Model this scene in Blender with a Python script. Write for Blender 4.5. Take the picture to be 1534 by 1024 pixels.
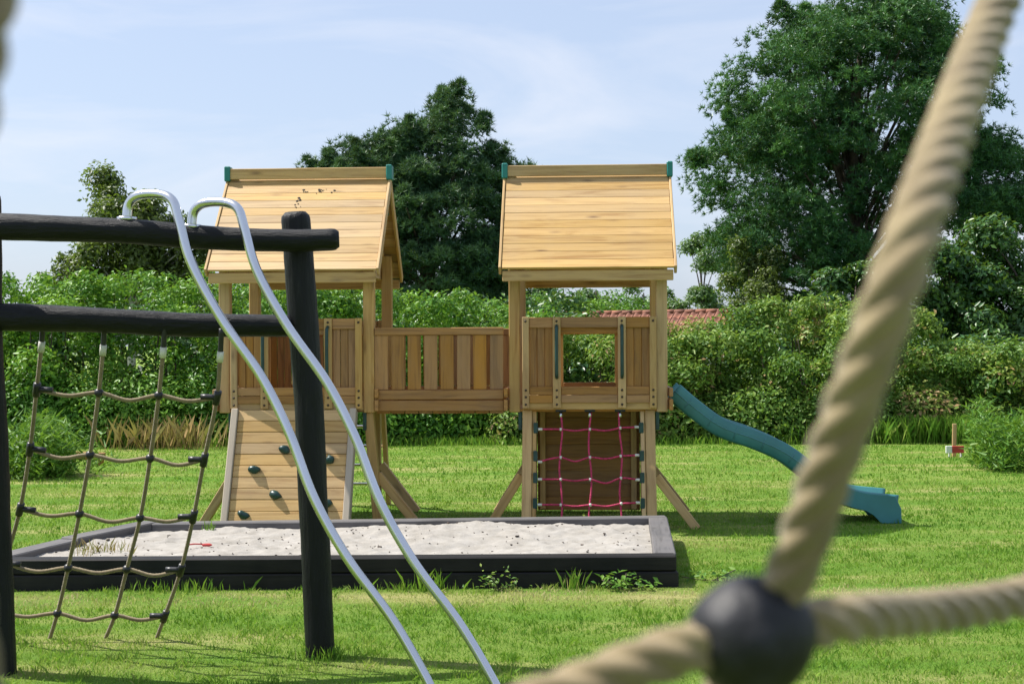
import bpy, bmesh, math, random
import numpy as np
from mathutils import Vector, Matrix, noise as mnoise
R = math.radians
for o in list(bpy.data.objects): bpy.data.objects.remove(o)
C = bpy.context.scene.collection
S = bpy.context.scene

# ------------------------------------------------------------------ camera, sky, sun, exposure
ROLL = 0.3
CAMZ = 1.5
cam = bpy.data.cameras.new('camera'); cam_o = bpy.data.objects.new('camera', cam); C.objects.link(cam_o)
cam.lens = 50; cam.sensor_width = 36; cam.clip_start = 0.05; cam.clip_end = 2000
cam_o.matrix_world = Matrix.Translation((0, 0, CAMZ)) @ Matrix.Rotation(R(90), 4, 'X') @ Matrix.Rotation(R(-ROLL), 4, 'Z')
cam.dof.use_dof = True; cam.dof.focus_distance = 11.0; cam.dof.aperture_fstop = 10.0
S.camera = cam_o
SUN_EL, SUN_AZ = R(55), R(286)          # azimuth clockwise from +Y (the camera looks along +Y)
sd = Vector((math.sin(SUN_AZ)*math.cos(SUN_EL), math.cos(SUN_AZ)*math.cos(SUN_EL), math.sin(SUN_EL)))
sun = bpy.data.lights.new('sun', 'SUN'); sun.energy = 5.0; sun.angle = R(0.5); sun.color = (1.0, 0.955, 0.88)
sun_o = bpy.data.objects.new('sun', sun); C.objects.link(sun_o); sun_o.rotation_euler = sd.to_track_quat('Z', 'Y').to_euler()
W = bpy.data.worlds.new('World'); S.world = W; W.use_nodes = True
wn = W.node_tree.nodes; wl = W.node_tree.links; wn.clear()
sky = wn.new('ShaderNodeTexSky'); sky.sky_type = 'NISHITA'; sky.sun_disc = False
sky.sun_elevation = SUN_EL; sky.sun_rotation = SUN_AZ; sky.air_density = 1.0; sky.dust_density = 1.6; sky.ozone_density = 1.6
tc = wn.new('ShaderNodeTexCoord'); mp = wn.new('ShaderNodeMapping'); mp.inputs['Scale'].default_value = (1.6, 1.6, 7.0); mp.inputs['Rotation'].default_value = (0.12, 0.1, 0.3)
cn = wn.new('ShaderNodeTexNoise'); cn.inputs['Scale'].default_value = 2.2; cn.inputs['Detail'].default_value = 7; cn.inputs['Roughness'].default_value = .55; cn.inputs['Distortion'].default_value = .7
cr = wn.new('ShaderNodeValToRGB'); cr.color_ramp.elements[0].position = .47; cr.color_ramp.elements[0].color = (0, 0, 0, 1); cr.color_ramp.elements[1].position = .78; cr.color_ramp.elements[1].color = (.6, .6, .6, 1)
cm = wn.new('ShaderNodeMix'); cm.data_type = 'RGBA'; cm.inputs['B'].default_value = (4.6, 4.7, 5.1, 1)
bg = wn.new('ShaderNodeBackground'); bg.inputs['Strength'].default_value = 0.125
wo = wn.new('ShaderNodeOutputWorld')
wl.new(tc.outputs['Generated'], mp.inputs['Vector']); wl.new(mp.outputs[0], cn.inputs['Vector']); wl.new(cn.outputs['Fac'], cr.inputs['Fac'])
wl.new(cr.outputs['Color'], cm.inputs['Factor']); veil = wn.new('ShaderNodeMix'); veil.data_type = 'RGBA'; veil.inputs['Factor'].default_value = .66; veil.inputs['B'].default_value = (2.85, 3.3, 4.25, 1); wl.new(sky.outputs[0], veil.inputs['A']); wl.new(veil.outputs['Result'], cm.inputs['A']); wl.new(cm.outputs['Result'], bg.inputs['Color']); wl.new(bg.outputs[0], wo.inputs['Surface'])
S.view_settings.view_transform = 'Standard'; S.view_settings.look = 'None'; S.view_settings.exposure = 0.72; S.view_settings.gamma = 1

FPX = 1534*50/36
def at(px, py, Y):
    """photo pixel at a known distance -> world point (used only to take measurements)"""
    dx, dy = px-767, py-512; c, s = math.cos(R(ROLL)), math.sin(R(ROLL))
    return Vector(((dx*c-dy*s)/FPX*Y, Y, CAMZ-(dx*s+dy*c)/FPX*Y))

# ------------------------------------------------------------------ helpers
rng = np.random.default_rng(7); random.seed(5)
def tag(o, label, cat, group=None):
    o['label'] = label; o['category'] = cat
    if group: o['group'] = group
    return o
def thing(name, label, cat, loc=(0, 0, 0), rz=0, group=None):
    o = bpy.data.objects.new(name, None); C.objects.link(o); o.location = loc; o.rotation_euler = (0, 0, rz)
    o.empty_display_size = .1
    return tag(o, label, cat, group)
def link(name, me, mat=None, parent=None, M=None, kind=None):
    o = bpy.data.objects.new(name, me); C.objects.link(o)
    if mat is not None and len(me.materials) == 0: me.materials.append(mat)
    if parent is not None: o.parent = parent
    if M is not None: o.matrix_local = M
    if kind: o['kind'] = kind
    return o
def np_mesh(name, V, F, smooth=False, tint=None):
    """V (n,3); F (m,k) one polygon size"""
    me = bpy.data.meshes.new(name); V = np.asarray(V, np.float32); F = np.asarray(F, np.int32)
    me.vertices.add(len(V)); me.vertices.foreach_set('co', V.ravel())
    m, k = F.shape
    me.loops.add(m*k); me.loops.foreach_set('vertex_index', F.ravel())
    me.polygons.add(m); me.polygons.foreach_set('loop_start', np.arange(0, m*k, k, dtype=np.int32))
    if smooth: me.polygons.foreach_set('use_smooth', np.ones(m, bool))
    if tint is not None:
        a = me.attributes.new('tint', 'FLOAT', 'POINT'); a.data.foreach_set('value', np.asarray(tint, np.float32))
    me.update(calc_edges=True); return me
_boxes = {}
def box_mesh(sx, sy, sz, bev, mat):
    k = (round(sx, 4), round(sy, 4), round(sz, 4), bev, mat.name)
    if k in _boxes: return _boxes[k]
    bm = bmesh.new(); bmesh.ops.create_cube(bm, size=1); bmesh.ops.scale(bm, vec=(sx, sy, sz), verts=bm.verts)
    if bev: bmesh.ops.bevel(bm, geom=bm.edges[:], offset=bev, segments=1, affect='EDGES')
    me = bpy.data.meshes.new('box'); bm.to_mesh(me); bm.free(); me.materials.append(mat); _boxes[k] = me
    return me
def board(name, parent, p0, p1, w, t, mat, up=(0, 0, 1), bev=.004):
    """a timber from p0 to p1 (centre line), w wide along 'up', t thick across"""
    p0, p1 = Vector(p0), Vector(p1); d = p1-p0; L = d.length; x = d/L; u = Vector(up); y = (u-x*u.dot(x)).normalized(); z = x.cross(y)
    M = Matrix((( x.x, y.x, z.x), (x.y, y.y, z.y), (x.z, y.z, z.z))).to_4x4(); M.translation = (p0+p1)/2
    return link(name, box_mesh(L, w, t, bev, mat), None, parent, M)
def spline(pts, n):
    """centripetal Catmull-Rom through the points"""
    P = [Vector(p) for p in pts]; P = [2*P[0]-P[1]]+P+[2*P[-1]-P[-2]]; out = []
    for i in range(1, len(P)-2):
        a, b, c, d = P[i-1:i+3]; t0 = 0; t1 = max((b-a).length, 1e-6)**.5; t2 = t1+max((c-b).length, 1e-6)**.5; t3 = t2+max((d-c).length, 1e-6)**.5
        for k in range(n):
            t = t1+(t2-t1)*k/n
            A1 = a*((t1-t)/(t1-t0))+b*((t-t0)/(t1-t0)); A2 = b*((t2-t)/(t2-t1))+c*((t-t1)/(t2-t1)); A3 = c*((t3-t)/(t3-t2))+d*((t-t2)/(t3-t2))
            B1 = A1*((t2-t)/(t2-t0))+A2*((t-t0)/(t2-t0)); B2 = A2*((t3-t)/(t3-t1))+A3*((t-t1)/(t3-t1)); out.append(B1*((t2-t)/(t2-t1))+B2*((t-t1)/(t2-t1)))
    out.append(P[-2]); return out
def resample(pts, step):
    P = np.array([tuple(p) for p in pts]); d = np.r_[0, np.cumsum(np.linalg.norm(np.diff(P, axis=0), axis=1))]
    n = max(2, int(d[-1]/step)+1); s = np.linspace(0, d[-1], n)
    return np.stack([np.interp(s, d, P[:, i]) for i in range(3)], 1), s
def sweep(pts, step, rad, seg=10, lobes=0, pitch=.06, depth=.22, caps=True, wob=0, seed=0):
    """a tube (lobes=0) or laid rope (lobes strands) along a path; rad a number or f(s/L)"""
    P, s = resample(pts, step); n = len(P); T = np.gradient(P, axis=0); T /= np.linalg.norm(T, axis=1)[:, None]
    ref = np.array([0, 0, 1.]) if abs(T[0][2]) < .8 else np.array([0, 1., 0])
    N = np.zeros_like(P); v = np.cross(np.cross(T[0], ref), T[0]); v /= np.linalg.norm(v)
    for i in range(n):
        v = v-T[i]*v.dot(T[i]); v /= np.linalg.norm(v); N[i] = v
    B = np.cross(T, N); th = np.linspace(0, 2*np.pi, seg, endpoint=False)
    r = np.array([rad(x/s[-1]) if callable(rad) else rad for x in s])
    if lobes:
        ph = 2*np.pi*s/pitch; prof = 1-depth+depth*np.abs(np.cos(lobes*th/2))**.65
        TH = th[None]+ph[:, None]; RR = r[:, None]*prof[None]
    else:
        TH = np.repeat(th[None], n, 0); RR = np.repeat(r[:, None], seg, 1)
    if wob:
        for i in range(n):
            for j in range(seg):
                q = Vector((P[i][0]*2.3+seed, math.cos(th[j])*.9+P[i][2]*2.3, math.sin(th[j])*.9+P[i][1]*2.3))
                RR[i, j] *= 1+wob*mnoise.noise(q)+.4*wob*mnoise.noise(q*5)
    V = P[:, None]+RR[..., None]*(np.cos(TH)[..., None]*N[:, None]+np.sin(TH)[..., None]*B[:, None]); V = V.reshape(-1, 3)
    i = np.arange(n-1)[:, None]*seg; j = np.arange(seg)[None]; j2 = (j+1) % seg
    F = np.stack([i+j, i+j2, i+seg+j2, i+seg+j], -1).reshape(-1, 4)
    if caps:
        V = np.vstack([V, P[:1], P[-1:]]); a, b = len(V)-2, len(V)-1; jj = np.arange(seg); k = (jj+1) % seg; o = (n-1)*seg
        F = np.vstack([F, np.stack([k, jj, np.full(seg, a), np.full(seg, a)], 1), np.stack([o+jj, o+k, np.full(seg, b), np.full(seg, b)], 1)])
        me = bpy.data.meshes.new('sweep'); me.from_pydata(V.tolist(), [], [list(dict.fromkeys(f)) for f in F.tolist()]); 
        me.polygons.foreach_set('use_smooth', np.ones(len(me.polygons), bool)); me.update(); return me
    return np_mesh('sweep', V, F, True)
def prism(poly, y0, y1):
    """closed polygon in x-z, extruded in y"""
    n = len(poly); bm = bmesh.new(); a = [bm.verts.new((x, y0, z)) for x, z in poly]; b = [bm.verts.new((x, y1, z)) for x, z in poly]
    bm.faces.new(a); bm.faces.new(b[::-1])
    for i in range(n): bm.faces.new((a[i], b[i], b[(i+1) % n], a[(i+1) % n]))
    bmesh.ops.recalc_face_normals(bm, faces=bm.faces[:]); bmesh.ops.bevel(bm, geom=bm.edges[:], offset=.004, segments=1, affect='EDGES')
    me = bpy.data.meshes.new('prism'); bm.to_mesh(me); bm.free(); return me
def blob(r, sc=(1, 1, 1), sub=2, wob=.0, seed=0):
    bm = bmesh.new(); bmesh.ops.create_icosphere(bm, subdivisions=sub, radius=r)
    for v in bm.verts:
        k = 1+wob*mnoise.noise(v.co/r*1.3+Vector((seed, seed*.7, 0))); v.co = Vector((v.co.x*sc[0]*k, v.co.y*sc[1]*k, v.co.z*sc[2]*k))
    for f in bm.faces: f.smooth = True
    me = bpy.data.meshes.new('blob'); bm.to_mesh(me); bm.free(); return me
def join_meshes(name, items):
    """items: (mesh, Matrix) -> one mesh"""
    bm = bmesh.new()
    for me, M in items:
        b = bmesh.new(); b.from_mesh(me); bmesh.ops.transform(b, matrix=M, verts=b.verts); t = bpy.data.meshes.new('t'); b.to_mesh(t); b.free(); bm.from_mesh(t); bpy.data.meshes.remove(t)
    me = bpy.data.meshes.new(name); bm.to_mesh(me); bm.free(); return me

# ------------------------------------------------------------------ materials
def newmat(name):
    m = bpy.data.materials.new(name); m.use_nodes = True; nt = m.node_tree; return m, nt, nt.nodes, nt.links, nt.nodes['Principled BSDF']
def node(ns, t, **kw):
    n = ns.new(t)
    for k, v in kw.items():
        if k in n.inputs: n.inputs[k].default_value = v
        else: setattr(n, k, v)
    return n
def ramp(ns, stops):
    r = ns.new('ShaderNodeValToRGB'); e = r.color_ramp.elements
    while len(e) < len(stops): e.new(.5)
    for i, (p, c) in enumerate(stops): e[i].position = p; e[i].color = (*c, 1) if len(c) == 3 else c
    return r
def mixc(ns, ls, fac, a, b, mode='MIX'):
    m = ns.new('ShaderNodeMix'); m.data_type = 'RGBA'; m.blend_type = mode
    for key, v in (('Factor', fac), ('A', a), ('B', b)):
        if hasattr(v, 'links'): ls.new(v, m.inputs[key])
        else: m.inputs[key].default_value = v if key == 'Factor' else (*v, 1)
    return m.outputs['Result']
def wood(name, light, dark, knot=(.16, .08, .03), rough=.62, grey=0.0, gvar=.09):
    m, nt, ns, ls, b = newmat(name)
    tc = ns.new('ShaderNodeTexCoord'); oi = ns.new('ShaderNodeObjectInfo'); mu = node(ns, 'ShaderNodeMath', operation='MULTIPLY'); mu.inputs[1].default_value = 61
    ls.new(oi.outputs['Random'], mu.inputs[0]); ad = node(ns, 'ShaderNodeVectorMath', operation='ADD'); ls.new(tc.outputs['Object'], ad.inputs[0]); ls.new(mu.outputs[0], ad.inputs[1])
    mp = node(ns, 'ShaderNodeMapping', Scale=(1.1, 16, 16)); ls.new(ad.outputs[0], mp.inputs[0])
    n1 = node(ns, 'ShaderNodeTexNoise', Scale=1.6, Detail=7., Roughness=.6, Distortion=.9); ls.new(mp.outputs[0], n1.inputs['Vector'])
    r1 = ramp(ns, [(.3, dark), (.52, light), (.75, tuple(min(1, c*1.12) for c in light))]); ls.new(n1.outputs['Fac'], r1.inputs[0])
    mp2 = node(ns, 'ShaderNodeMapping', Scale=(3.2, 11, 11)); ls.new(ad.outputs[0], mp2.inputs[0])
    vo = node(ns, 'ShaderNodeTexVoronoi', Scale=1.0); ls.new(mp2.outputs[0], vo.inputs['Vector'])
    rk = ramp(ns, [(.03, (1, 1, 1)), (.16, (.35, .35, .35)), (.26, (0, 0, 0))]); ls.new(vo.outputs['Distance'], rk.inputs[0])
    n0 = node(ns, 'ShaderNodeTexNoise', Scale=.7); ls.new(ad.outputs[0], n0.inputs['Vector'])
    rm = ramp(ns, [(.40, (0, 0, 0)), (.55, (.85, .85, .85))]); ls.new(n0.outputs['Fac'], rm.inputs[0])
    km = node(ns, 'ShaderNodeMath', operation='MULTIPLY'); ls.new(rk.outputs[0], km.inputs[0]); ls.new(rm.outputs[0], km.inputs[1])
    c = mixc(ns, ls, km.outputs[0], r1.outputs[0], knot)
    hs = node(ns, 'ShaderNodeHueSaturation'); ls.new(c, hs.inputs['Color'])
    mr = node(ns, 'ShaderNodeMapRange'); mr.inputs['To Min'].default_value = .80; mr.inputs['To Max'].default_value = 1.10; ls.new(oi.outputs['Random'], mr.inputs['Value']); ls.new(mr.outputs[0], hs.inputs['Value'])
    wn_ = node(ns, 'ShaderNodeTexWhiteNoise', noise_dimensions='1D'); ls.new(mu.outputs[0], wn_.inputs['W'])
    mr2 = node(ns, 'ShaderNodeMapRange'); mr2.inputs['To Min'].default_value = .9; mr2.inputs['To Max'].default_value = 1.12; ls.new(wn_.outputs['Value'], mr2.inputs['Value']); ls.new(mr2.outputs[0], hs.inputs['Saturation'])
    ng = node(ns, 'ShaderNodeTexNoise', Scale=3.0, Detail=4.); ls.new(tc.outputs['Object'], ng.inputs['Vector'])
    ng.inputs['Scale'].default_value = 4.0; rg = ramp(ns, [(.40, (grey, grey, grey)), (.7, (min(1, grey+gvar),)*3)]); ls.new(ng.outputs['Fac'], rg.inputs[0])
    c2 = mixc(ns, ls, rg.outputs[0], hs.outputs[0], (.33, .30, .26))
    ls.new(c2, b.inputs['Base Color']); b.inputs['Roughness'].default_value = rough
    bp = node(ns, 'ShaderNodeBump', Strength=.35, Distance=.004); ls.new(n1.outputs['Fac'], bp.inputs['Height']); ls.new(bp.outputs[0], b.inputs['Normal'])
    return m
def plain(name, col, rough=.5, metal=0, var=.12, scale=8, bump=.0, spec=.5, detail=5.):
    m, nt, ns, ls, b = newmat(name); tc = ns.new('ShaderNodeTexCoord'); n = node(ns, 'ShaderNodeTexNoise', Scale=float(scale), Detail=detail); ls.new(tc.outputs['Object'], n.inputs['Vector'])
    r = ramp(ns, [(.3, tuple(c*(1-var*2) for c in col)), (.7, tuple(min(1, c*(1+var)) for c in col))]); ls.new(n.outputs['Fac'], r.inputs[0]); ls.new(r.outputs[0], b.inputs['Base Color'])
    rr = node(ns, 'ShaderNodeMapRange'); rr.inputs['To Min'].default_value = max(0, rough-.1); rr.inputs['To Max'].default_value = min(1, rough+.1); ls.new(n.outputs['Fac'], rr.inputs['Value']); ls.new(rr.outputs[0], b.inputs['Roughness'])
    b.inputs['Metallic'].default_value = metal; b.inputs['Specular IOR Level'].default_value = spec
    if bump:
        bp = node(ns, 'ShaderNodeBump', Strength=bump, Distance=.01); ls.new(n.outputs['Fac'], bp.inputs['Height']); ls.new(bp.outputs[0], b.inputs['Normal'])
    return m
def leafmat(name, stops, rough=.45, transl=.3, spec=.4):
    m, nt, ns, ls, b = newmat(name); a = node(ns, 'ShaderNodeAttribute', attribute_name='tint'); r = ramp(ns, stops); ls.new(a.outputs['Fac'], r.inputs[0])
    ls.new(r.outputs[0], b.inputs['Base Color']); b.inputs['Roughness'].default_value = rough; b.inputs['Specular IOR Level'].default_value = spec
    if transl:
        t = ns.new('ShaderNodeBsdfTranslucent'); br = mixc(ns, ls, .5, r.outputs[0], (.25, .38, .03)); ls.new(br, t.inputs['Color'])
        x = ns.new('ShaderNodeMixShader'); x.inputs[0].default_value = transl; out = ns['Material Output'] if 'Material Output' in ns else None
        ls.new(b.outputs[0], x.inputs[1]); ls.new(t.outputs[0], x.inputs[2]); ls.new(x.outputs[0], ns['Material Output'].inputs['Surface'])
    return m
M = {}
M['wood'] = wood('pine_wood', (.51, .325, .125), (.35, .19, .057))
M['wood_brown'] = wood('shade_brown_wood', (.37, .185, .050), (.215, .100, .025))  # pine made browner: shade on railings and bridge put into the colour
M['wood_grey'] = wood('weathered_wood', (.50, .40, .29), (.34, .26, .18), grey=.45)
M['wood_dark'] = wood('old_wood', (.13, .10, .07), (.06, .045, .035), grey=.1)
M['steel'] = plain('brushed_steel', (.66, .67, .69), .24, 1.0, .03, 4, detail=1.)
M['plas_green'] = plain('dark_green_plastic', (.012, .05, .045), .38, 0, .2, 14)
M['plas_teal'] = plain('teal_plastic', (.01, .17, .15), .4, 0, .12, 6)
M['slide'] = plain('slide_plastic', (.05, .21, .225), .42, 0, .12, 3)
M['slide_line'] = plain('slide_rib_plastic', (.08, .24, .28), .4, 0, .05, 3)
M['plas_black'] = plain('black_plastic', (.012, .012, .014), .42, 0, .25, 20)
M['ball'] = plain('ball_rubber', (.014, .014, .018), .58, 0, .4, 90, .25, .4); M['plas_white'] = plain('white_plastic', (.6, .58, .52), .5, 0, .12, 20)
M['bolt'] = plain('bolt_cap', (.05, .035, .025), .35, .3, .2, 40)
M['red'] = plain('red_paint', (.5, .05, .045), .55, 0, .15, 12)
M['white'] = plain('white_paint', (.75, .75, .73), .5, 0, .05, 5)
M['rope_red'] = plain('red_rope_fibre', (.50, .035, .11), .8, 0, .25, 60, .3)
M['bark'] = plain('pine_bark', (.085, .062, .048), .9, 0, .4, 6, .6)
M['bark_pale'] = plain('birch_bark', (.42, .40, .36), .8, 0, .3, 5, .4)
M['stem'] = plain('shrub_stem', (.10, .08, .055), .9, 0, .35, 9)
M['tile'] = plain('clay_tile', (.24, .095, .06), .85, 0, .3, 2.5)
M['brick'] = plain('brick_red', (.30, .12, .08), .85, 0, .3, 9)
def rope_mat(name, ca, cb):
    m, nt, ns, ls, b = newmat(name); tc = ns.new('ShaderNodeTexCoord')
    n = node(ns, 'ShaderNodeTexNoise', Scale=35., Detail=6., Roughness=.65); ls.new(tc.outputs['Object'], n.inputs['Vector'])
    n2 = node(ns, 'ShaderNodeTexNoise', Scale=600., Detail=3.); ls.new(tc.outputs['Object'], n2.inputs['Vector'])
    r = ramp(ns, [(.3, cb), (.7, ca)]); ls.new(n.outputs['Fac'], r.inputs[0]); ls.new(r.outputs[0], b.inputs['Base Color']); b.inputs['Roughness'].default_value = .85
    b.inputs['Sheen Weight'].default_value = .3
    bp = node(ns, 'ShaderNodeBump', Strength=.5, Distance=.001); ls.new(n2.outputs['Fac'], bp.inputs['Height']); ls.new(bp.outputs[0], b.inputs['Normal']); return m
M['rope'] = rope_mat('hemp_rope_fibre', (.29, .225, .115), (.165, .12, .058))
M['rope_net'] = rope_mat('net_rope_fibre', (.25, .19, .10), (.14, .10, .05))
def black_log(name, sc):
    m, nt, ns, ls, b = newmat(name); tc = ns.new('ShaderNodeTexCoord'); ge = ns.new('ShaderNodeNewGeometry')
    mp = node(ns, 'ShaderNodeMapping', Scale=sc); ls.new(tc.outputs['Object'], mp.inputs[0])
    n = node(ns, 'ShaderNodeTexNoise', Scale=5., Detail=8., Roughness=.65); ls.new(mp.outputs[0], n.inputs['Vector'])
    r = ramp(ns, [(.35, (.0022, .0024, .0036)), (.62, (.005, .0054, .0075)), (.8, (.035, .032, .03))]); ls.new(n.outputs['Fac'], r.inputs[0])
    ls.new(r.outputs[0], b.inputs['Base Color']); b.inputs['Roughness'].default_value = .5; b.inputs['Specular IOR Level'].default_value = .28
    bp = node(ns, 'ShaderNodeBump', Strength=.9, Distance=.012); ls.new(n.outputs['Fac'], bp.inputs['Height']); ls.new(bp.outputs[0], b.inputs['Normal']); return m
M['black'] = black_log('black_stained_log', (.9, 9, 9)); M['black_v'] = black_log('black_stained_post', (9, 9, .9))
M['kerb'] = wood('dark_sleeper', (.013, .0125, .013), (.006, .006, .007), knot=(.01, .01, .01), rough=.6, grey=.0, gvar=.03); M['kerb'].node_tree.nodes['Principled BSDF'].inputs['Specular IOR Level'].default_value = .2
M['kerb_grey'] = wood('worn_sleeper', (.085, .082, .085), (.035, .034, .036), knot=(.03, .03, .03), rough=.75, grey=.05, gvar=.1)
def sand_mat():
    m, nt, ns, ls, b = newmat('play_sand'); tc = ns.new('ShaderNodeTexCoord')
    n = node(ns, 'ShaderNodeTexNoise', Scale=6., Detail=8., Roughness=.7); ls.new(tc.outputs['Object'], n.inputs['Vector'])
    n2 = node(ns, 'ShaderNodeTexNoise', Scale=140., Detail=3.); ls.new(tc.outputs['Object'], n2.inputs['Vector'])
    r = ramp(ns, [(.32, (.235, .215, .185)), (.66, (.345, .325, .295))]); ls.new(n.outputs['Fac'], r.inputs[0]); ls.new(r.outputs[0], b.inputs['Base Color']); b.inputs['Roughness'].default_value = .95
    bp = node(ns, 'ShaderNodeBump', Strength=.6, Distance=.006); ls.new(n2.outputs['Fac'], bp.inputs['Height']); ls.new(bp.outputs[0], b.inputs['Normal']); return m
M['sand'] = sand_mat()
def ground_mat():
    m, nt, ns, ls, b = newmat('lawn_ground'); tc = ns.new('ShaderNodeTexCoord')
    mp = node(ns, 'ShaderNodeMapping', Scale=(.45, 1.7, 1)); ls.new(tc.outputs['Object'], mp.inputs[0])
    n = node(ns, 'ShaderNodeTexNoise', Scale=1.1, Detail=7., Roughness=.6); ls.new(mp.outputs[0], n.inputs['Vector'])
    n2 = node(ns, 'ShaderNodeTexNoise', Scale=45., Detail=5., Roughness=.7); ls.new(tc.outputs['Object'], n2.inputs['Vector'])
    r = ramp(ns, [(.38, (.115, .23, .028)), (.54, (.19, .27, .052)), (.70, (.37, .35, .14))]); ls.new(n.outputs['Fac'], r.inputs[0])
    c = mixc(ns, ls, n2.outputs['Fac'], r.outputs[0], (.10, .13, .03), 'OVERLAY')
    ls.new(r.outputs[0], b.inputs['Base Color']); b.inputs['Roughness'].default_value = .95; b.inputs['Specular IOR Level'].default_value = .1
    bp = node(ns, 'ShaderNodeBump', Strength=.9, Distance=.04); ls.new(n2.outputs['Fac'], bp.inputs['Height']); ls.new(bp.outputs[0], b.inputs['Normal']); return m
M['ground'] = ground_mat()
M['blade'] = leafmat('grass_blade', [(0, (.085, .22, .02)), (.35, (.175, .335, .04)), (.55, (.31, .385, .085)), (.78, (.55, .48, .23)), (1, (.62, .52, .29))], .6, .4, .2)
M['dry'] = leafmat('dry_grass_blade', [(0, (.16, .17, .04)), (.5, (.36, .24, .10)), (1, (.42, .30, .15))], .7, .25, .2)
M['leaf_a'] = leafmat('glossy_leaf', [(0, (.04, .14, .015)), (.5, (.11, .27, .028)), (1, (.22, .40, .05))], .42, .32, .3)
M['leaf_b'] = leafmat('bramble_leaf', [(0, (.04, .12, .018)), (.5, (.13, .245, .038)), (.94, (.29, .38, .075)), (1, (.36, .24, .11))], .48, .32, .28)
M['leaf_c'] = leafmat('dark_tree_leaf', [(0, (.02, .07, .018)), (.5, (.042, .125, .028)), (1, (.11, .22, .035))], .4, .25, .45)
M['leaf_birch'] = leafmat('birch_leaf', [(0, (.05, .085, .018)), (.5, (.09, .13, .03)), (1, (.16, .19, .05))], .45, .35, .4)
M['leaf_pale'] = leafmat('pale_tree_leaf', [(0, (.045, .11, .03)), (.5, (.09, .18, .06)), (1, (.16, .27, .09))], .4, .35, .5)
M['leaf_weed'] = leafmat('weed_leaf', [(0, (.05, .15, .015)), (.5, (.10, .24, .03)), (1, (.19, .33, .05))], .5, .35, .3)
M['needle_a'] = leafmat('pine_needle', [(0, (.013, .055, .020)), (.5, (.035, .13, .040)), (1, (.10, .24, .06))], .45, .12, .4)
M['needle_b'] = leafmat('blue_pine_needle', [(0, (.018, .055, .028)), (.5, (.042, .115, .052)), (1, (.12, .22, .085))], .5, .12, .4)

# ------------------------------------------------------------------ ground
def ground():
    me = np_mesh('ground', [(-500, -60, 0), (500, -60, 0), (500, 900, 0), (-500, 900, 0)], [(0, 1, 2, 3)])
    o = link('ground', me, M['ground']); o['kind'] = 'structure'
ground()
SB = dict(FR=Vector((1.01, 8.68, 0)), BR=Vector((1.15, 10.72, 0)), BL=Vector((-2.74, 10.50, 0)), FL=Vector((-3.3, 8.66, 0)))

# ------------------------------------------------------------------ sandbox
def sandbox():
    t = thing('sandbox', 'sandbox of black stained timbers filled with pale sand in front of the towers', 'sandbox', (-.9, 9.6, 0))
    o = Vector((-.9, 9.6, 0)); W_ = .13
    def beam(name, a, b, z0, z1, mat, w=W_): return board(name, t, a-o+Vector((0, 0, (z0+z1)/2)), b-o+Vector((0, 0, (z0+z1)/2)), z1-z0, w, mat, (0, 0, 1), .008)
    fr, br, bl, fl = SB['FR'], SB['BR'], SB['BL'], SB['FL']; iy = Vector((0, W_/2, 0)); ix = Vector((W_/2, 0, 0))
    beam('front_timber', fl+iy, fr+iy, -.03, .094, M['kerb']); beam('front_timber', fl+iy+Vector((.01, .004, 0)), fr+iy+Vector((-.012, .004, 0)), .098, .19, M['kerb'])
    beam('side_timber', fr+Vector((-.07, W_+.004, 0)), br+Vector((-.07, -W_-.004, 0)), -.03, .19, M['kerb_grey'], .14)
    beam('back_timber', bl-iy+Vector((.1, 0, 0)), br-iy, -.03, .19, M['kerb_grey'])
    mid = fl.lerp(bl, .52)+Vector((-.06, 0, 0))
    beam('side_timber', fl+Vector((.07, W_+.004, 0)), mid+Vector((.07, -.003, 0)), -.03, .185, M['kerb_grey'], .15)
    beam('side_timber', mid+Vector((.07, .003, 0)), bl+Vector((.07, .0, 0)), -.03, .195, M['kerb_grey'], .15)
    # sand surface
    nx, ny = 150, 80; V = []
    for j in range(ny):
        for i in range(nx):
            a = i/(nx-1); b = j/(ny-1)
            p = (fl+Vector((.1, .1, 0))).lerp(fr+Vector((-.1, .1, 0)), a).lerp((bl+Vector((.1, -.09, 0))).lerp(br+Vector((-.1, -.09, 0)), a), b)
            q = p*2.2; z = .14+.03*mnoise.noise(q)+.014*mnoise.noise(q*2.7)+.014*mnoise.noise(q*6)+.008*mnoise.noise(q*13)
            z += .05*max(0, 1-abs(a-.62)*3)*max(0, 1-abs(b-.8)*3)
            V.append((p.x-o.x, p.y-o.y, z))
    F = [(j*nx+i, j*nx+i+1, (j+1)*nx+i+1, (j+1)*nx+i) for j in range(ny-1) for i in range(nx-1)]
    s = link('sand', np_mesh('sand', V, F, True), M['sand'], t, kind='stuff')
    # bits of bark and twig lying in the sand
    items = []
    V = np.array(V)
    for k in range(320):
        p = V[rng.integers(len(V))]; r = rng.uniform(.003, .009)*(2.0 if k % 9 == 0 else 1)
        items.append((box_mesh(.02, .01, .008, 0, M['bark']), Matrix.Translation(p+np.array([0, 0, .004])) @ Matrix.Rotation(rng.uniform(0, 6.3), 4, 'Z') @ Matrix.Rotation(rng.uniform(-.4, .4), 4, 'X') @ Matrix.Scale(r/.012, 4)))
    me = join_meshes('debris', items); me.materials.append(M['bark']); link('bark_bits', me, None, t, kind='stuff')
    return t
sandbox()
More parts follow.
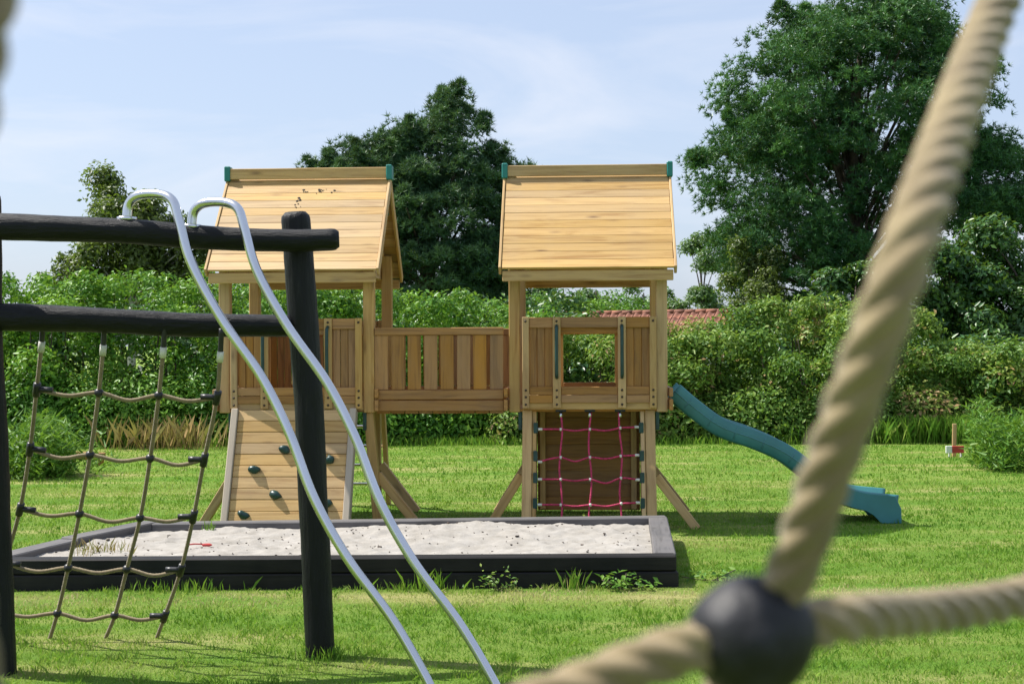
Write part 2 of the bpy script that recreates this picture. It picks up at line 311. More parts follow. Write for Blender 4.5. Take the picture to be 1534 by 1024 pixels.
def toy():
    p = at(303, 822, 9.4); p.z = .17
    t = thing('toy_shovel', 'small red plastic toy spade lying on the sand', 'toy', p, R(20)); t.scale = (.6, .6, .6)
    link('blade', prism([(-.06, -.012), (.02, -.016), (.05, 0), (.02, .012), (-.06, .012)], -.035, .035), M['red'], t, Matrix.Translation((.06, 0, .0)))
    link('handle', sweep([(0, 0, .01), (-.08, .01, .016), (-.15, 0, .012)], .02, .008, 8), M['red'], t)
    link('grip', sweep([(-.15, -.03, .012), (-.155, 0, .014), (-.15, .03, .012)], .02, .008, 8), M['red'], t)
toy()

# ------------------------------------------------------------------ play towers
YAW = R(-3)
TR = Vector((-.027, 11.5, 0)); TL = TR+Vector((-2.38*math.cos(YAW), -2.38*math.sin(YAW), 0))
_bolt = []
def bolts(parent, pts, r=.011):
    if not _bolt:
        me = blob(r, (1, .6, 1), 1); me.materials.append(M['bolt']); _bolt.append(me)
    for p in pts: link('bolt', _bolt[0], None, parent, Matrix.Translation(p))
def panel(parent, v, front, window=True):
    """railing panel of the deck in the u-z plane at depth v"""
    s = -1 if front else 1; wb = M['wood_brown']; pb = M['wood']
    e = bpy.data.objects.new('railing_panel', None); C.objects.link(e); e.parent = parent; e.empty_display_size = .05
    bat = [(.138, .055), (.388, .065), (.912, .065), (1.162, .055)]
    for u, w in bat: board('batten', e, (u, v+s*.022, .965), (u, v+s*.022, 1.70), w, .028, pb, (1, 0, 0))
    for a, b in ((.166, .355), (.421, .879), (.945, 1.134)):
        board('rail', e, (a, v+s*.004, 1.655), (b, v+s*.004, 1.655), .085, .03, wb); 
        board('rail', e, (a, v+s*.004, 1.105), (b, v+s*.004, 1.105), .065, .03, wb)
        board('rail', e, (a, v+s*.006, 1.038), (b, v+s*.006, 1.038), .062, .034, wb)
    board('bottom_rail', e, (.11, v-s*.012, .99), (1.19, v-s*.012, .99), .075, .034, pb)
    board('top_rail', e, (.11, v-s*.03, 1.60), (1.19, v-s*.03, 1.60), .07, .03, wb)
    spans = [(.166, .355), (.945, 1.134)] if window else [(.166, .355), (.421, .879), (.945, 1.134)]
    for a, b in spans:
        n = 3 if b-a < .3 else 6; w = (b-a)/n
        for k in range(n): board('plank', e, (a+w*(k+.5), v-s*.012+.002*(k % 2), 1.07), (a+w*(k+.5), v-s*.012+.002*(k % 2), 1.66), w-.004, .018, wb, (1, 0, 0), .003)
    bolts(e, [(u, v+s*.038, z) for u, w in bat for z in (1.665, 1.11, 1.055, .995)])
    if front:
        for u in (.388, .912):
            link('grab_handle', sweep(spline([(u, v-.03, 1.63), (u, v-.075, 1.61), (u, v-.085, 1.55), (u, v-.085, 1.3), (u, v-.075, 1.23), (u, v-.03, 1.21)], 6), .015, .014, 8), M['plas_green'], e)
    return e
def roof(parent):
    e = bpy.data.objects.new('roof', None); C.objects.link(e); e.parent = parent; e.empty_display_size = .05
    u0, u1, ve, ze, vr, zr = -.045, 1.325, -.15, 2.085, .60, 2.90
    for s in (0, 1):
        a = Vector((0, ve, ze)) if s == 0 else Vector((0, 1.2-ve, ze)); r = Vector((0, vr, zr)); d = (r-a); L = d.length; d /= L; nrm = Vector((0, -d.z, d.y)) if s == 0 else Vector((0, d.z, d.y) if False else (0, d.z, -d.y))
        n = 12; w = L/n
        for k in range(n):
            c = a+d*(w*(k+.5)); jit = rng.uniform(-.003, .003)
            board('roof_board', e, (u0+jit, c.y, c.z), (u1+jit, c.y, c.z), w-.001, .02+.0025*rng.uniform(), M['wood'], d, .002)
        nn = nrm if nrm.z > 0 else -nrm
        for u in (u0-.014, u1+.014):
            p = a-nn*.02; q = r-nn*.02; board('barge_board', e, (u, p.y, p.z-.005), (u, q.y, q.z-.005), .085, .022, M['wood'], nn)
        for u in (.09, 1.19):
            p = a-nn*.045+d*.03; q = r-nn*.05-d*.02; board('rafter', e, (u, p.y, p.z), (u, q.y, q.z), .06, .045, M['wood'], nn)
        f = a-nn*.02; sy = -1 if s == 0 else 1
        board('fascia', e, (u0+.004, f.y-sy*.012, f.z-.045), (u1-.004, f.y-sy*.012, f.z-.045), .085, .024, M['wood'])
    board('ridge_board', e, (u0+.01, vr-.03, zr+.048), (u1-.01, vr-.03, zr+.048), .092, .024, M['wood']); board('ridge_board', e, (u0+.01, vr+.03, zr+.048), (u1-.01, vr+.03, zr+.048), .092, .024, M['wood'])
    for u in (u0-.012, u1+.012):
        link('ridge_cap', box_mesh(.05, .115, .13, .008, M['plas_teal']), None, e, Matrix.Translation((u, vr, zr+.05)))
    for u in (u0+.03, u1-.03):
        link('gable_plate', prism([(-.2, -.24), (.2, -.24), (0, 0)], -.006, .006), M['plas_teal'], e, Matrix.Translation((u, vr, zr-.06)) @ Matrix.Rotation(R(90), 4, 'Z'))
    return e
def brace(parent, a, b): board('brace', parent, a, b, .07, .07, M['wood'], (0, 1, 0))
def tower(loc, label, right):
    t = thing('play_tower', label, 'play tower', loc, YAW, 'wooden play towers')
    for u in (.045, 1.235):
        for v in (.075, 1.125): board('post', t, (u, v, .93), (u, v, 2.27 if u else 0), .09, .09, M['wood'], (0, 1, 0), .006)
    for v, fr in ((.0, True), (1.2, False)): panel(t, v, fr, fr or right)
    for u in (.02, 1.26):
        for z, h in ((.99, .09), (1.09, .07)): board('side_rail', t, (u-.045 if u < .5 else u+.045, -.03, z), (u-.045 if u < .5 else u+.045, 1.23, z), h, .03, M['wood_brown'])
        if (u < .5) != right:      # the closed outer side
            if not right or u > .5:
                pass
        board('tie_beam', t, (.115 if u < .5 else 1.165, .0, 2.10), (.115 if u < .5 else 1.165, 1.2, 2.10), .08, .04, M['wood'])
    if not right:
        e = bpy.data.objects.new('railing_panel', None); C.objects.link(e); e.parent = t; e.empty_display_size = .05
        for k in range(8): board('plank', e, (-.01, .2+k*.115, 1.13), (-.01, .2+k*.115, 1.66), .105, .018, M['wood_brown'], (0, 1, 0), .003)
        board('top_rail', e, (-.03, .125, 1.66), (-.03, 1.075, 1.66), .08, .03, M['wood_brown'])
    d = bpy.data.objects.new('deck', None); C.objects.link(d); d.parent = t; d.empty_display_size = .05
    for k in range(11): board('deck_board', d, (.05, .09+k*.102, .945), (1.23, .09+k*.102, .945), .097, .022, M['wood_brown'], (0, 1, 0), .003)
    roof(t)
    # lower frame
    if right:
        legs = [((.147, -.25, 0), (.147, .08, .935)), ((1.137, -.25, 0), (1.137, .08, .935)), ((.147, 1.1, 0), (.147, 1.1, .935)), ((1.137, 1.1, 0), (1.137, 1.1, .935))]
    else:
        legs = [((.147, .10, 0), (.147, .10, .935)), ((1.30, .10, 0), (1.225, .10, .93)), ((.147, 1.1, 0), (.147, 1.1, .935)), ((1.137, 1.1, 0), (1.137, 1.1, .935))]
    for a, b in legs: board('leg', t, a, b, .078, .09, M['wood'], (1, 0, 0), .006)
    for v in (.10, 1.06):
        w = v-.17 if right and v < .5 else v; brace(t, (.10, w+.02, .43), (-.17, w+.02, .0)); out = not right and v < .5; brace(t, (1.29 if out else 1.18, w+.02, .42), (1.62 if out else 1.50, w+.02, .0))
    for u, sx in ((.10, 1), (1.185, -1)):
        link('angle_bracket', box_mesh(.03, .06, .15, .004, M['plas_green']), None, t, Matrix.Translation((u-.012*sx, .07, .86)))
    if right:
        w = bpy.data.objects.new('rear_wall', None); C.objects.link(w); w.parent = t; w.empty_display_size = .05
        for k in range(8): board('wall_board', w, (.19, 1.15, .065+k*.117), (1.095, 1.15, .065+k*.117), .1165, .02, M['wood_brown'], (0, 0, 1), .003)
        for u in (.235, 1.04): board('stud', w, (u, 1.115, .02), (u, 1.115, .92), .05, .045, M['wood'], (1, 0, 0))
        for u in (.205, 1.075): board('net_rail', t, (u, -.262, 0), (u, .066, .93), .032, .05, M['wood'], (1, 0, 0))
        n = bpy.data.objects.new('rope_net', None); C.objects.link(n); n.parent = t; n.empty_display_size = .05
        us = [.418, .652, .896]; zs = [.795, .575, .405, .21]
        V_ = lambda z: .03-.345*(.93-z)
        for k, u in enumerate(us):
            link('vertical_rope', sweep(spline([(u+.012*math.sin(k*2+q*1.7), V_(.93-q*.155), .93-q*.155) for q in range(7)], 4), .012, .0085, 8, 3, .05, .15), M['rope_red'], n)
            link('top_mount', box_mesh(.085, .05, .022, .004, M['plas_black']), None, n, Matrix.Translation((u, .03, .944)))
            link('ferrule', sweep([(u, V_(.932), .932), (u, V_(.89), .89)], .02, .012, 8), M['steel'], n)
        for k, z in enumerate(zs):
            Q = [(.235, z+(-.035 if k == 1 else 0)), (.418, z), (.53, z-.012-.02*(k == 1)), (.652, z), (.78, z-.012-.018*(k == 2)), (.896, z+.01), (1.045, z+.016-.02*(k == 2))]
            P = [(u, V_(q)-(.012 if i in (1, 3, 5) else 0), q) for i, (u, q) in enumerate(Q)]
            link('cross_rope', sweep(spline(P, 6), .012, .0085, 8, 3, .05, .15), M['rope_red'], n)
            for u in us: zz = z+(.01 if u > .8 else 0); link('joint', blob(.014, (1, 1, 1), 2), M['plas_white'], n, Matrix.Translation((u, V_(zz)-.008, zz)))
            for u, p in ((.215, P[0]), (1.065, P[-1])):
                link('side_mount', box_mesh(.035, .03, .085, .004, M['plas_green']), None, n, Matrix.Translation((u, V_(z+.01)+.005, z+.01)))
                q = Vector(p); link('ferrule', sweep([q, q+Vector((.035 if u < .5 else -.035, 0, 0))], .01, .0115, 8), M['plas_white'], n)
    else:
        w = bpy.data.objects.new('climbing_wall', None); C.objects.link(w); w.parent = t; w.empty_display_size = .05
        top = Vector((0, -.045, .955)); bot = Vector((0, -.46, .0)); d = (top-bot); L = d.length; d /= L; nrm = Vector((0, -d.z, d.y))
        n = 11; bw = L/n
        for k in range(n):
            c = bot+d*(bw*(k+.5)); board('wall_board', w, (.185, c.y, c.z), (1.09, c.y, c.z), bw-.004, .022+.002*(k % 2), M['wood'], d, .003)
        for u in (.155, 1.12): board('side_rail', w, (u, bot.y-nrm.y*.02, bot.z), (u, top.y-nrm.y*.02, top.z), .055, .10, M['wood_grey'], (1, 0, 0), .006)
        # holds, placed by measured position on the wall (u, distance up the slope)
        for k, (u, sl) in enumerate([(.59, .70), (.355, .53), (.955, .61), (.545, .32), (.955, .25), (.30, .155), (.49, .03), (.80, .80), (.77, .44)]):
            c = bot+d*max(sl, .045)+nrm*.018
            Mx = Matrix.Translation((u, c.y, c.z)) @ Matrix.Rotation(math.atan2(nrm.z, -nrm.y), 4, 'X') @ Matrix.Rotation(rng.uniform(-.5, .5), 4, 'Y')
            link('climbing_hold', blob(.05, (1.0, .62, .72), 2, .45, k*3.1), M['plas_green'], w, Mx)
        lad = bpy.data.objects.new('ladder', None); C.objects.link(lad); lad.parent = t; lad.empty_display_size = .05
        for u in (.72, 1.17): board('ladder_rail', lad, (u, 1.62, 0), (u, 1.25, .95), .04, .075, M['wood'], (1, 0, 0))
        for z in (.2, .38, .56, .74): v = 1.62-.39*z; link('rung', sweep([(.74, v, z), (1.15, v, z)], .1, .014, 8), M['steel'], lad)
    return t
lt = tower(TL, 'wooden play tower with a climbing wall of green holds and a droppings-stained roof', False)
tower(TR, 'wooden play tower with a window railing, a red rope net below and the slide', True)

def stains(t):
    """dark bird-dropping splashes dried on the left roof"""
    a = Vector((0, -.15, 2.085)); d = (Vector((0, .6, 2.9))-a).normalized(); nn = Vector((0, -d.z, d.y)); rx = math.atan2(d.z, d.y); r_ = random.Random(4)
    for u, q, n in ((.63, .93, 7), (.60, .84, 6), (.585, .76, 5), (.745, .95, 5), (.79, .955, 3), (.835, .96, 3)):
        items = []
        for k in range(n): p = a+d*(q+r_.gauss(0, .018))+nn*.0135; items.append((blob(.012, (1, 1, .12), 1, .5, k), Matrix.Translation((u+r_.gauss(0, .018), p.y, p.z)) @ Matrix.Rotation(rx, 4, 'X') @ Matrix.Scale(r_.uniform(.35, 1.1), 4)))
        me = join_meshes('stain', items); me.materials.append(M['bark']); o = link('dark_stain', me, None, t, kind='stuff')
stains(lt)
def bridge():
    b = thing('wooden_bridge', 'wooden slatted bridge joining the two play towers', 'bridge', TL, YAW)
    u0, u1 = 1.285, 2.335
    for v, s in ((.045, -1), (1.155, 1)):
        board('hand_rail', b, (u0, v, 1.59), (u1, v, 1.59), .06, .045, M['wood_brown'], (0, 0, 1))
        for z, h in ((.985, .085), (1.075, .075)): board('bottom_rail', b, (u0, v+s*.012, z), (u1, v+s*.012, z), h, .03, M['wood_brown'])
        for k in range(8): u = u0+.055+k*.134; board('slat', b, (u, v-s*.0, 1.116), (u+.004*math.sin(k*3), v, 1.56), .108, .02, M['wood_brown'], (1, 0, 0), .003)
    for k in range(9): u = u0+.06+k*.116; board('deck_board', b, (u, .09, .93), (u, 1.11, .93), .108, .024, M['wood_brown'], (1, 0, 0), .003)
bridge()

def slide():
    o = TR+Vector((1.31*math.cos(YAW)+.58*math.sin(-YAW), 1.31*math.sin(YAW)+.58, 0))
    t = thing('slide', 'teal plastic wavy slide running down from the tower to the lawn', 'slide', o, YAW)
    path = spline([(0, 0, 1.04), (.15, 0, .91), (.395, 0, .735), (.68, 0, .63), (.90, 0, .53), (1.13, 0, .36), (1.34, 0, .205), (1.52, 0, .135), (1.85, 0, .095)], 8)
    P, s = resample(path, .03); T = np.gradient(P, axis=0); T /= np.linalg.norm(T, axis=1)[:, None]; N = np.stack([-T[:, 2], 0*T[:, 0], T[:, 0]], 1)
    sec = [(-.25, .132), (-.262, .137), (-.275, .128), (-.268, .0), (-.24, -.022), (.24, -.022), (.268, .0), (.275, .128), (.262, .137), (.25, .132), (.235, .03), (.2, .004), (-.2, .004), (-.235, .03)]
    n, k = len(P), len(sec); V = np.array([[p+np.array([0, y, 0])+nn*z for y, z in sec] for p, nn in zip(P, N)]).reshape(-1, 3)
    F = [(i*k+j, (i+1)*k+j, (i+1)*k+(j+1) % k, i*k+(j+1) % k) for i in range(n-1) for j in range(k)]
    me = bpy.data.meshes.new('chute'); me.from_pydata(V.tolist(), [], F+[tuple(range(k))[::-1], tuple((n-1)*k+q for q in range(k))]); me.polygons.foreach_set('use_smooth', [len(p.vertices) == 4 for p in me.polygons]); me.update()
    bm = bmesh.new(); bm.from_mesh(me); bmesh.ops.recalc_face_normals(bm, faces=bm.faces[:]); bm.to_mesh(me); bm.free()
    ch = link('chute', me, M['slide'], t)
    for y in (-.273, .273):
        link('rib', sweep([p+nn*.065+np.array([0, y, 0]) for p, nn in zip(P, N)], .04, .0045, 6), M['slide_line'], ch)
        for q in range(5, n-3, 8): link('seam', sweep([P[q]+N[q]*.01+np.array([0, y, 0]), P[q]+N[q]*.125+np.array([0, y*1.005, 0])], .05, .003, 6), M['slide_line'], ch)
    tops = [(p[0]+nn[0]*.128, p[2]+nn[2]*.128) for p, nn in zip(P, N) if 1.36 < p[0] < 1.85][::-1]
    for y0, y1 in ((-.283, -.262), (.262, .283)):
        link('end_foot', prism([(1.38, .165), (1.50, .125), (1.60, .10), (1.66, .065), (1.70, .025), (1.72, 0), (1.885, 0), (1.883, .12)]+tops[::2], y0, y1), M['slide'], t)
    link('end_plate', prism([(1.86, 0), (1.882, 0), (1.873, .12), (1.85, .12)], -.262, .262), M['slide'], t)
slide()

# ------------------------------------------------------------------ black log frame, rope net and steel bars
def log_frame():
    t = thing('log_frame', 'climbing frame of black stained round logs holding the beige rope net', 'climbing frame', (-1.6, 6.6, 0))
    o = Vector((-1.6, 6.6, 0)); L = lambda P: [Vector(p)-o for p in P]
    def log(name, pts, rad, seed):
        Ln = sum((Vector(b)-Vector(a)).length for a, b in zip(pts, pts[1:])); f = rad if callable(rad) else (lambda x: rad)
        return link(name, sweep(L(spline(pts, 8)), .018, lambda x: f(x)*(1-.28*max(0, 1-min(x, 1-x)*Ln/.03)**2), 20, wob=.09, seed=seed), M['black_v' if name == 'post' else 'black'], t)
    b = at(480, 985, 6.8); b.z = -.05; tp = at(442, 318, 6.8); m = at(462, 600, 6.8)
    log('post', [b, m, tp], .071, 1)
    b2 = Vector((-2.345, 6.5, -.05)); k1 = at(-14, 620, 6.5); k2 = at(-22, 480, 6.5); t2 = at(-22, 288, 6.5)
    log('post', [b2, k1, k2, t2], .072, 4)
    log('top_log', [at(-160, 333, 6.36), at(0, 339, 6.4), at(180, 346, 6.5), at(330, 357, 6.6), at(440, 360, 6.64), at(508, 358, 6.66)], lambda x: .062-.010*x, 7)
    log('net_log', [at(-10, 474, 6.5), at(120, 478, 6.58), at(280, 486, 6.68), at(440, 488, 6.78)], lambda x: .063-.010*x, 11)
    return t
log_frame()
def net():
    o = Vector((-1.9, 6.95, 0)); n = thing('rope_net', 'beige rope climbing net with black joints hung from the lower black log', 'rope net', o)
    rows = [[(55, 583), (148, 588), (238, 592), (325, 595)], [(45, 672), (135, 681), (225, 686), (306, 688)], [(30, 762), (119, 769), (210, 775), (290, 773)], [(8, 843), (102, 850), (190, 852), (271, 853)], [(-8, 915), (86, 918), (172, 921), (247, 922)]]
    top = [(65, 492), (157, 497), (247, 500), (332, 508)]; end = [(-22, 955), (73, 957), (156, 957), (233, 952)]
    ys = [6.68, 6.80, 6.92, 7.05, 7.18]
    P = [[at(x, y, ys[r]) for x, y in rows[r]] for r in range(5)]
    for k in range(4):
        a = at(*top[k], 6.62); e = at(*end[k], 7.28); e.z = -.02
        a0 = a.lerp(P[0][k], .28)
        link('strand', sweep(spline([p-o for p in [a0]+[P[r][k] for r in range(5)]+[e]], 8), .006, .0105, 9, 3, .045, .2), M['rope_net'], n)
        link('hanger', sweep([a+Vector((0, 0, .05))-o, a0-o], .02, .0125, 10), M['plas_black'], n)
        d = (P[0][k]-a0).normalized(); link('ferrule', sweep([a0-d*.02-o, a0+d*.03-o], .02, .0155, 10), M['plas_white'], n)
    for r in range(5):
        pts = []
        for k in range(4):
            pts.append(P[r][k])
            if k < 3: q = P[r][k].lerp(P[r][k+1], .5); q.z -= .022+.008*((r+k) % 2); pts.append(q)
        link('cross_rope', sweep(spline([p-o for p in pts], 8), .006, .0105, 9, 3, .045, .2), M['rope_net'], n)
        for k in range(4):
            p = P[r][k]-o
            up = (P[max(r-1, 0)][k]-P[min(r+1, 4)][k]).normalized()
            if k in (0, 3):
                s = 1 if k == 0 else -1; nb = (P[r][1 if k == 0 else 2]-P[r][k]).normalized()
                link('joint', sweep([p-up*.034, p+up*.034], .02, .0175, 10), M['plas_black'], n); link('joint', sweep([p, p+nb*.075], .02, .0145, 10), M['plas_black'], n)
            else: link('joint', blob(.0225, (1, 1, 1), 2, .1, k), M['plas_black'], n, Matrix.Translation(p))
net()
def bars():
    A = [(190, 327, 6.52), (193, 306, 6.52), (205, 294, 6.50), (238, 291, 6.46), (258, 300, 6.42), (268, 330, 6.4), (285, 390, 6.37), (330, 475, 6.32), (392, 565, 6.26), (432, 645, 6.2), (470, 745, 6.14), (520, 835, 6.08), (588, 928, 6.02), (640, 1018, 5.95), (668, 1075, 5.9), (690, 1110, 5.88)]
    pts = [at(*a) for a in A]; pts[-1].z = -.03
    off = Vector((.283, .06, -.032))
    for k, lab in ((0, 'curved steel sliding bar starting further from the black post'), (1, 'curved steel sliding bar starting closer to the black post')):
        P = [p+off*k for p in pts]; o = Vector((P[-1].x, P[-1].y, 0)); t = thing('sliding_bar', lab, 'steel bar', o, 0, 'steel sliding bars')
        link('bar', sweep(spline([p-o for p in P], 8), .012, .0215, 18), M['steel'], t)
        link('base_flange', sweep([P[0]-o+Vector((0, 0, -.012)), P[0]-o+Vector((0, 0, .006))], .01, .045, 16), M['steel'], t)
bars()

# ------------------------------------------------------------------ rope net right in front of the camera
def near_net():
    t = thing('climbing_net', 'thick twisted beige rope with black ball joint close to the camera', 'rope net', (0, .55, 0))
    o = Vector((0, .55, 0)); K = at(1126, 952, .50)
    def rope(name, pts, r=.0094): link(name, sweep(spline([p-o for p in pts], 14), .0028, r, 28, 4, .064, .36), M['rope'], t)
    rope('rope', [Vector((.50, 1.2, 2.3)), at(1640, -330, .70), at(1497, 0, .60), at(1425, 190, .51), at(1350, 400, .455), at(1245, 690, .475), at(1174, 880, .495), K, at(1060, 1140, .51), Vector((.02, .60, .6)), Vector((-.02, .72, 0))])
    rope('rope', [at(-420, 1260, .46), at(300, 1200, .47), at(800, 1056, .48), at(1000, 980, .49), K, at(1260, 928, .52), at(1380, 918, .57), at(1534, 893, .63), at(1750, 820, .68), Vector((.62, .70, 1.30))])
    rope('rope', [Vector((-.38, 1.2, 2.3)), at(60, -350, .40), at(-24, -20, .37), at(-58, 170, .36), at(-100, 500, .35), at(-75, 850, .36), at(-38, 1075, .375), at(40, 1240, .39), Vector((-.10, .5, .6)), Vector((-.14, .72, 0))])
    link('ball_joint', blob(.0225, (1, 1, .96), 4, .06, 3), M['ball'], t, Matrix.Translation(K-o))
    link('ball_joint', blob(.0225, (1, 1, .96), 4, .06, 3), M['ball'], t, Matrix.Translation(Vector((.62, .70, 1.30))-o))
    rope('rope', [Vector((.78, 1.2, 2.3)), Vector((.66, .66, 1.6)), Vector((.62, .70, 1.30)), Vector((.60, .66, .7)), Vector((.62, .72, 0))])
    f = thing('net_frame', 'black log goal frame carrying the rope net close to the camera', 'climbing frame', (0, 1.2, 0))
    for x in (-1.25, 1.35): link('post', sweep([(x, 0, -.05), (x, 0, 1.2), (x, 0, 2.42)], .08, .07, 14, wob=.05, seed=x), M['black_v'], f)
    link('top_log', sweep([(-1.5, 0, 2.3), (0, 0, 2.31), (1.6, 0, 2.3)], .08, .06, 14, wob=.05, seed=3), M['black'], f)
near_net()

# ------------------------------------------------------------------ vegetation
def rand_frames(n, axis, spread):
    """rotation matrices whose z axis is 'axis' (n,3) jittered; random roll"""
    z = axis+rng.normal(0, spread, (n, 3)); z /= np.linalg.norm(z, axis=1)[:, None]
    a = rng.normal(size=(n, 3)); x = np.cross(a, z); x /= np.linalg.norm(x, axis=1)[:, None]; y = np.cross(z, x)
    return np.stack([x, y, z], 2)
def scatter(tv, tf, pos, Rm, sc, tint):
    tv = np.asarray(tv, np.float32); k = len(tv); n = len(pos)
    V = pos[:, None]+np.einsum('nij,kj->nki', Rm, tv)*sc[:, None, None]
    F = (np.asarray(tf)[None]+(np.arange(n)*k)[:, None, None]).reshape(-1, len(tf[0]))
    return V.reshape(-1, 3), F, np.repeat(tint, k)
LEAF = ([(0, -.0, 0), (.24, .42, .10), (0, 1, -.04), (-.24, .42, .10)], [(0, 1, 2), (0, 2, 3)])
_r = np.random.default_rng(3); _v = []; _f = []
for i in range(10):
    ph = i*2.4; c = 1-_r.uniform(0, .85); s_ = math.sqrt(1-c*c); d = np.array([s_*math.cos(ph), s_*math.sin(ph), c]); side = np.cross(d, _r.normal(size=3)); side /= np.linalg.norm(side)
    L = _r.uniform(.75, 1.1); _v += [tuple(side*.085), tuple(-side*.085), tuple(d*L)]; _f.append((3*i, 3*i+1, 3*i+2))
TUFT = (_v, _f)
def lobes_points(lobes, n, shell=(.72, 1.05)):
    """points and outward normals near the surfaces of ellipsoid lobes [(centre, radii)]"""
    c = np.array([l[0] for l in lobes], float); r = np.array([l[1] for l in lobes], float); w = (r[:, 0]*r[:, 2])**1.0; w /= w.sum()
    i = rng.choice(len(lobes), n, p=w); d = rng.normal(size=(n, 3)); d /= np.linalg.norm(d, axis=1)[:, None]; d[:, 2] = np.where(d[:, 2] < -.5, -d[:, 2], d[:, 2])
    k = rng.uniform(*shell, n); p = c[i]+d*r[i]*k[:, None]; nr = d/r[i]; nr /= np.linalg.norm(nr, axis=1)[:, None]
    return p, nr, i
def leafy(name, parent, mat, p, nr, size, droop=.3, tint=None):
    n = len(p); ax = nr*.6+rng.normal(0, .55, (n, 3)); ax[:, 2] -= droop
    Rm = rand_frames(n, nr+np.array([0, 0, .35]), .55); sc = rng.uniform(.65, 1.25, n)*size
    if tint is None: tint = np.clip(rng.normal(.5, .24, n), 0, 1)
    V, F, T = scatter(*LEAF, p, Rm, sc, tint); return link(name, np_mesh(name, V, F, False, T), mat, parent, kind='stuff')
def shrub(name, label, cat, X, Y, h, w, dpt, mat, n, size, group=None, seed=0, clump=.0):
    t = thing(name, label, cat, (X, Y, 0), 0, group); r_ = np.random.default_rng(seed); lobes = []
    for k in range(14):
        a = r_.uniform(-1, 1); b = r_.uniform(-1, .6); zz = r_.uniform(.25, .80)*h; rr = r_.uniform(.28, .48)*min(w, h)*.75
        lobes.append(((a*w*.72, b*dpt*.55, min(zz, h-rr*.8)), (rr*1.15, rr, rr*.85)))
    for k in range(9): rr = r_.uniform(.13, .34)*w; lobes.append((((k/4-1)*w*.9+r_.uniform(-.15, .15), r_.uniform(-.3, .4)*dpt, h-rr*r_.uniform(.45, 1.5)), (rr, rr, rr*.9)))
    for k in range(7): rr = .25*h*r_.uniform(.8, 1.2); lobes.append((((k/3-1)*w*.95, -dpt*r_.uniform(.3, .5), rr*.45), (rr, rr*.8, rr)))
    p, nr, i = lobes_points(lobes, n, (.6, 1.08)); p += rng.normal(0, .04, p.shape)
    keep = p[:, 2] > .02; p, nr, i = p[keep], nr[keep], i[keep]
    base = np.random.default_rng(seed+9).normal(0, .2, len(lobes)); tint = np.clip(rng.normal(.52, .2, len(p))+base[i], 0, 1); size = size*(.8+.4*np.random.default_rng(seed+5).uniform(size=len(lobes)))[i]
    leafy('foliage', t, mat, p, nr, size, .3, tint)
    for k in range(7):
        x = r_.uniform(-.7, .7)*w; y = r_.uniform(-.3, .3)*dpt
        link('stem', sweep(spline([(x*.6, y*.6, -.03), (x*.8, y*.8, h*.35), (x+r_.uniform(-.2, .2), y, h*.72)], 5), .12, lambda q: .026*(1-q*.75), 6), M['stem'], t)
    return t
# hedge shrubs, (X, height, half width, foliage, label)
hedge = [(-9.6, 2.5, 'leaf_a', 'outermost glossy green hedge shrub beyond the black frame'), (-8.2, 2.42, 'leaf_a', 'tall glossy hedge shrub behind the left black post'), (-6.9, 2.55, 'leaf_a', 'tall bright green hedge shrub in front of the birch'), (-5.55, 2.6, 'leaf_a', 'bushy green hedge shrub above the dry brown grass'),
         (-4.2, 2.45, 'leaf_a', 'glossy hedge shrub behind the tower with the climbing wall'), (-2.9, 2.35, 'leaf_a', 'hedge shrub seen under the roof with dark stains'), (-1.6, 2.25, 'leaf_a', 'light green hedge shrub behind the bridge slats'), (-.35, 2.1, 'leaf_a', 'hedge shrub behind the junction of bridge and net tower'),
         (.95, 1.72, 'leaf_b', 'hedge shrub seen through the tower window'), (2.2, 1.68, 'leaf_b', 'hedge shrub just behind the top of the teal slide'), (3.25, 1.8, 'leaf_b', 'low hedge shrub above the middle of the teal slide'), (4.35, 2.12, 'leaf_b', 'rounded yellow green shrub with russet tips under the big pine'),
         (5.5, 1.95, 'leaf_b', 'rounded shrub behind the thick diagonal rope'), (6.75, 1.4, 'leaf_b', 'low pale green shrub in front of dark trees'), (7.95, 1.4, 'leaf_b', 'low shrub behind the tall weeds and red board'), (9.2, 1.5, 'leaf_b', 'outermost low shrub beyond the tall weeds')]
for k, (X, h, mt, lab) in enumerate(hedge):
    shrub('hedge_shrub', lab, 'shrub', X, 21.9+.25*math.sin(k*2.1), h, 1.0, 1.5, M[mt], 17500, .084 if mt == 'leaf_a' else .082, 'hedge along the lawn edge', 20+k)
for k in range(9):
    shrub('dark_bush', 'dark filler bush behind the hedge, '+['beyond the left black post', 'in line with the birch', 'in line with the dry brown grass', 'behind the climbing wall tower', 'behind the bridge', 'behind the red net tower', 'behind the teal slide', 'in line with the big pine trunk', 'behind the low pale shrubs'][k], 'shrub', -9.8+k*2.45, 24.6, (2.0, 2.0, 2.0, 1.9, 1.8, 1.5, 1.5, 1.5, 1.4)[k], 1.7, 1.3, M['leaf_c'], 9000, .15, 'filler bushes behind the hedge', 50+k)  # dark-leaved row added to close bright gaps in the hedge
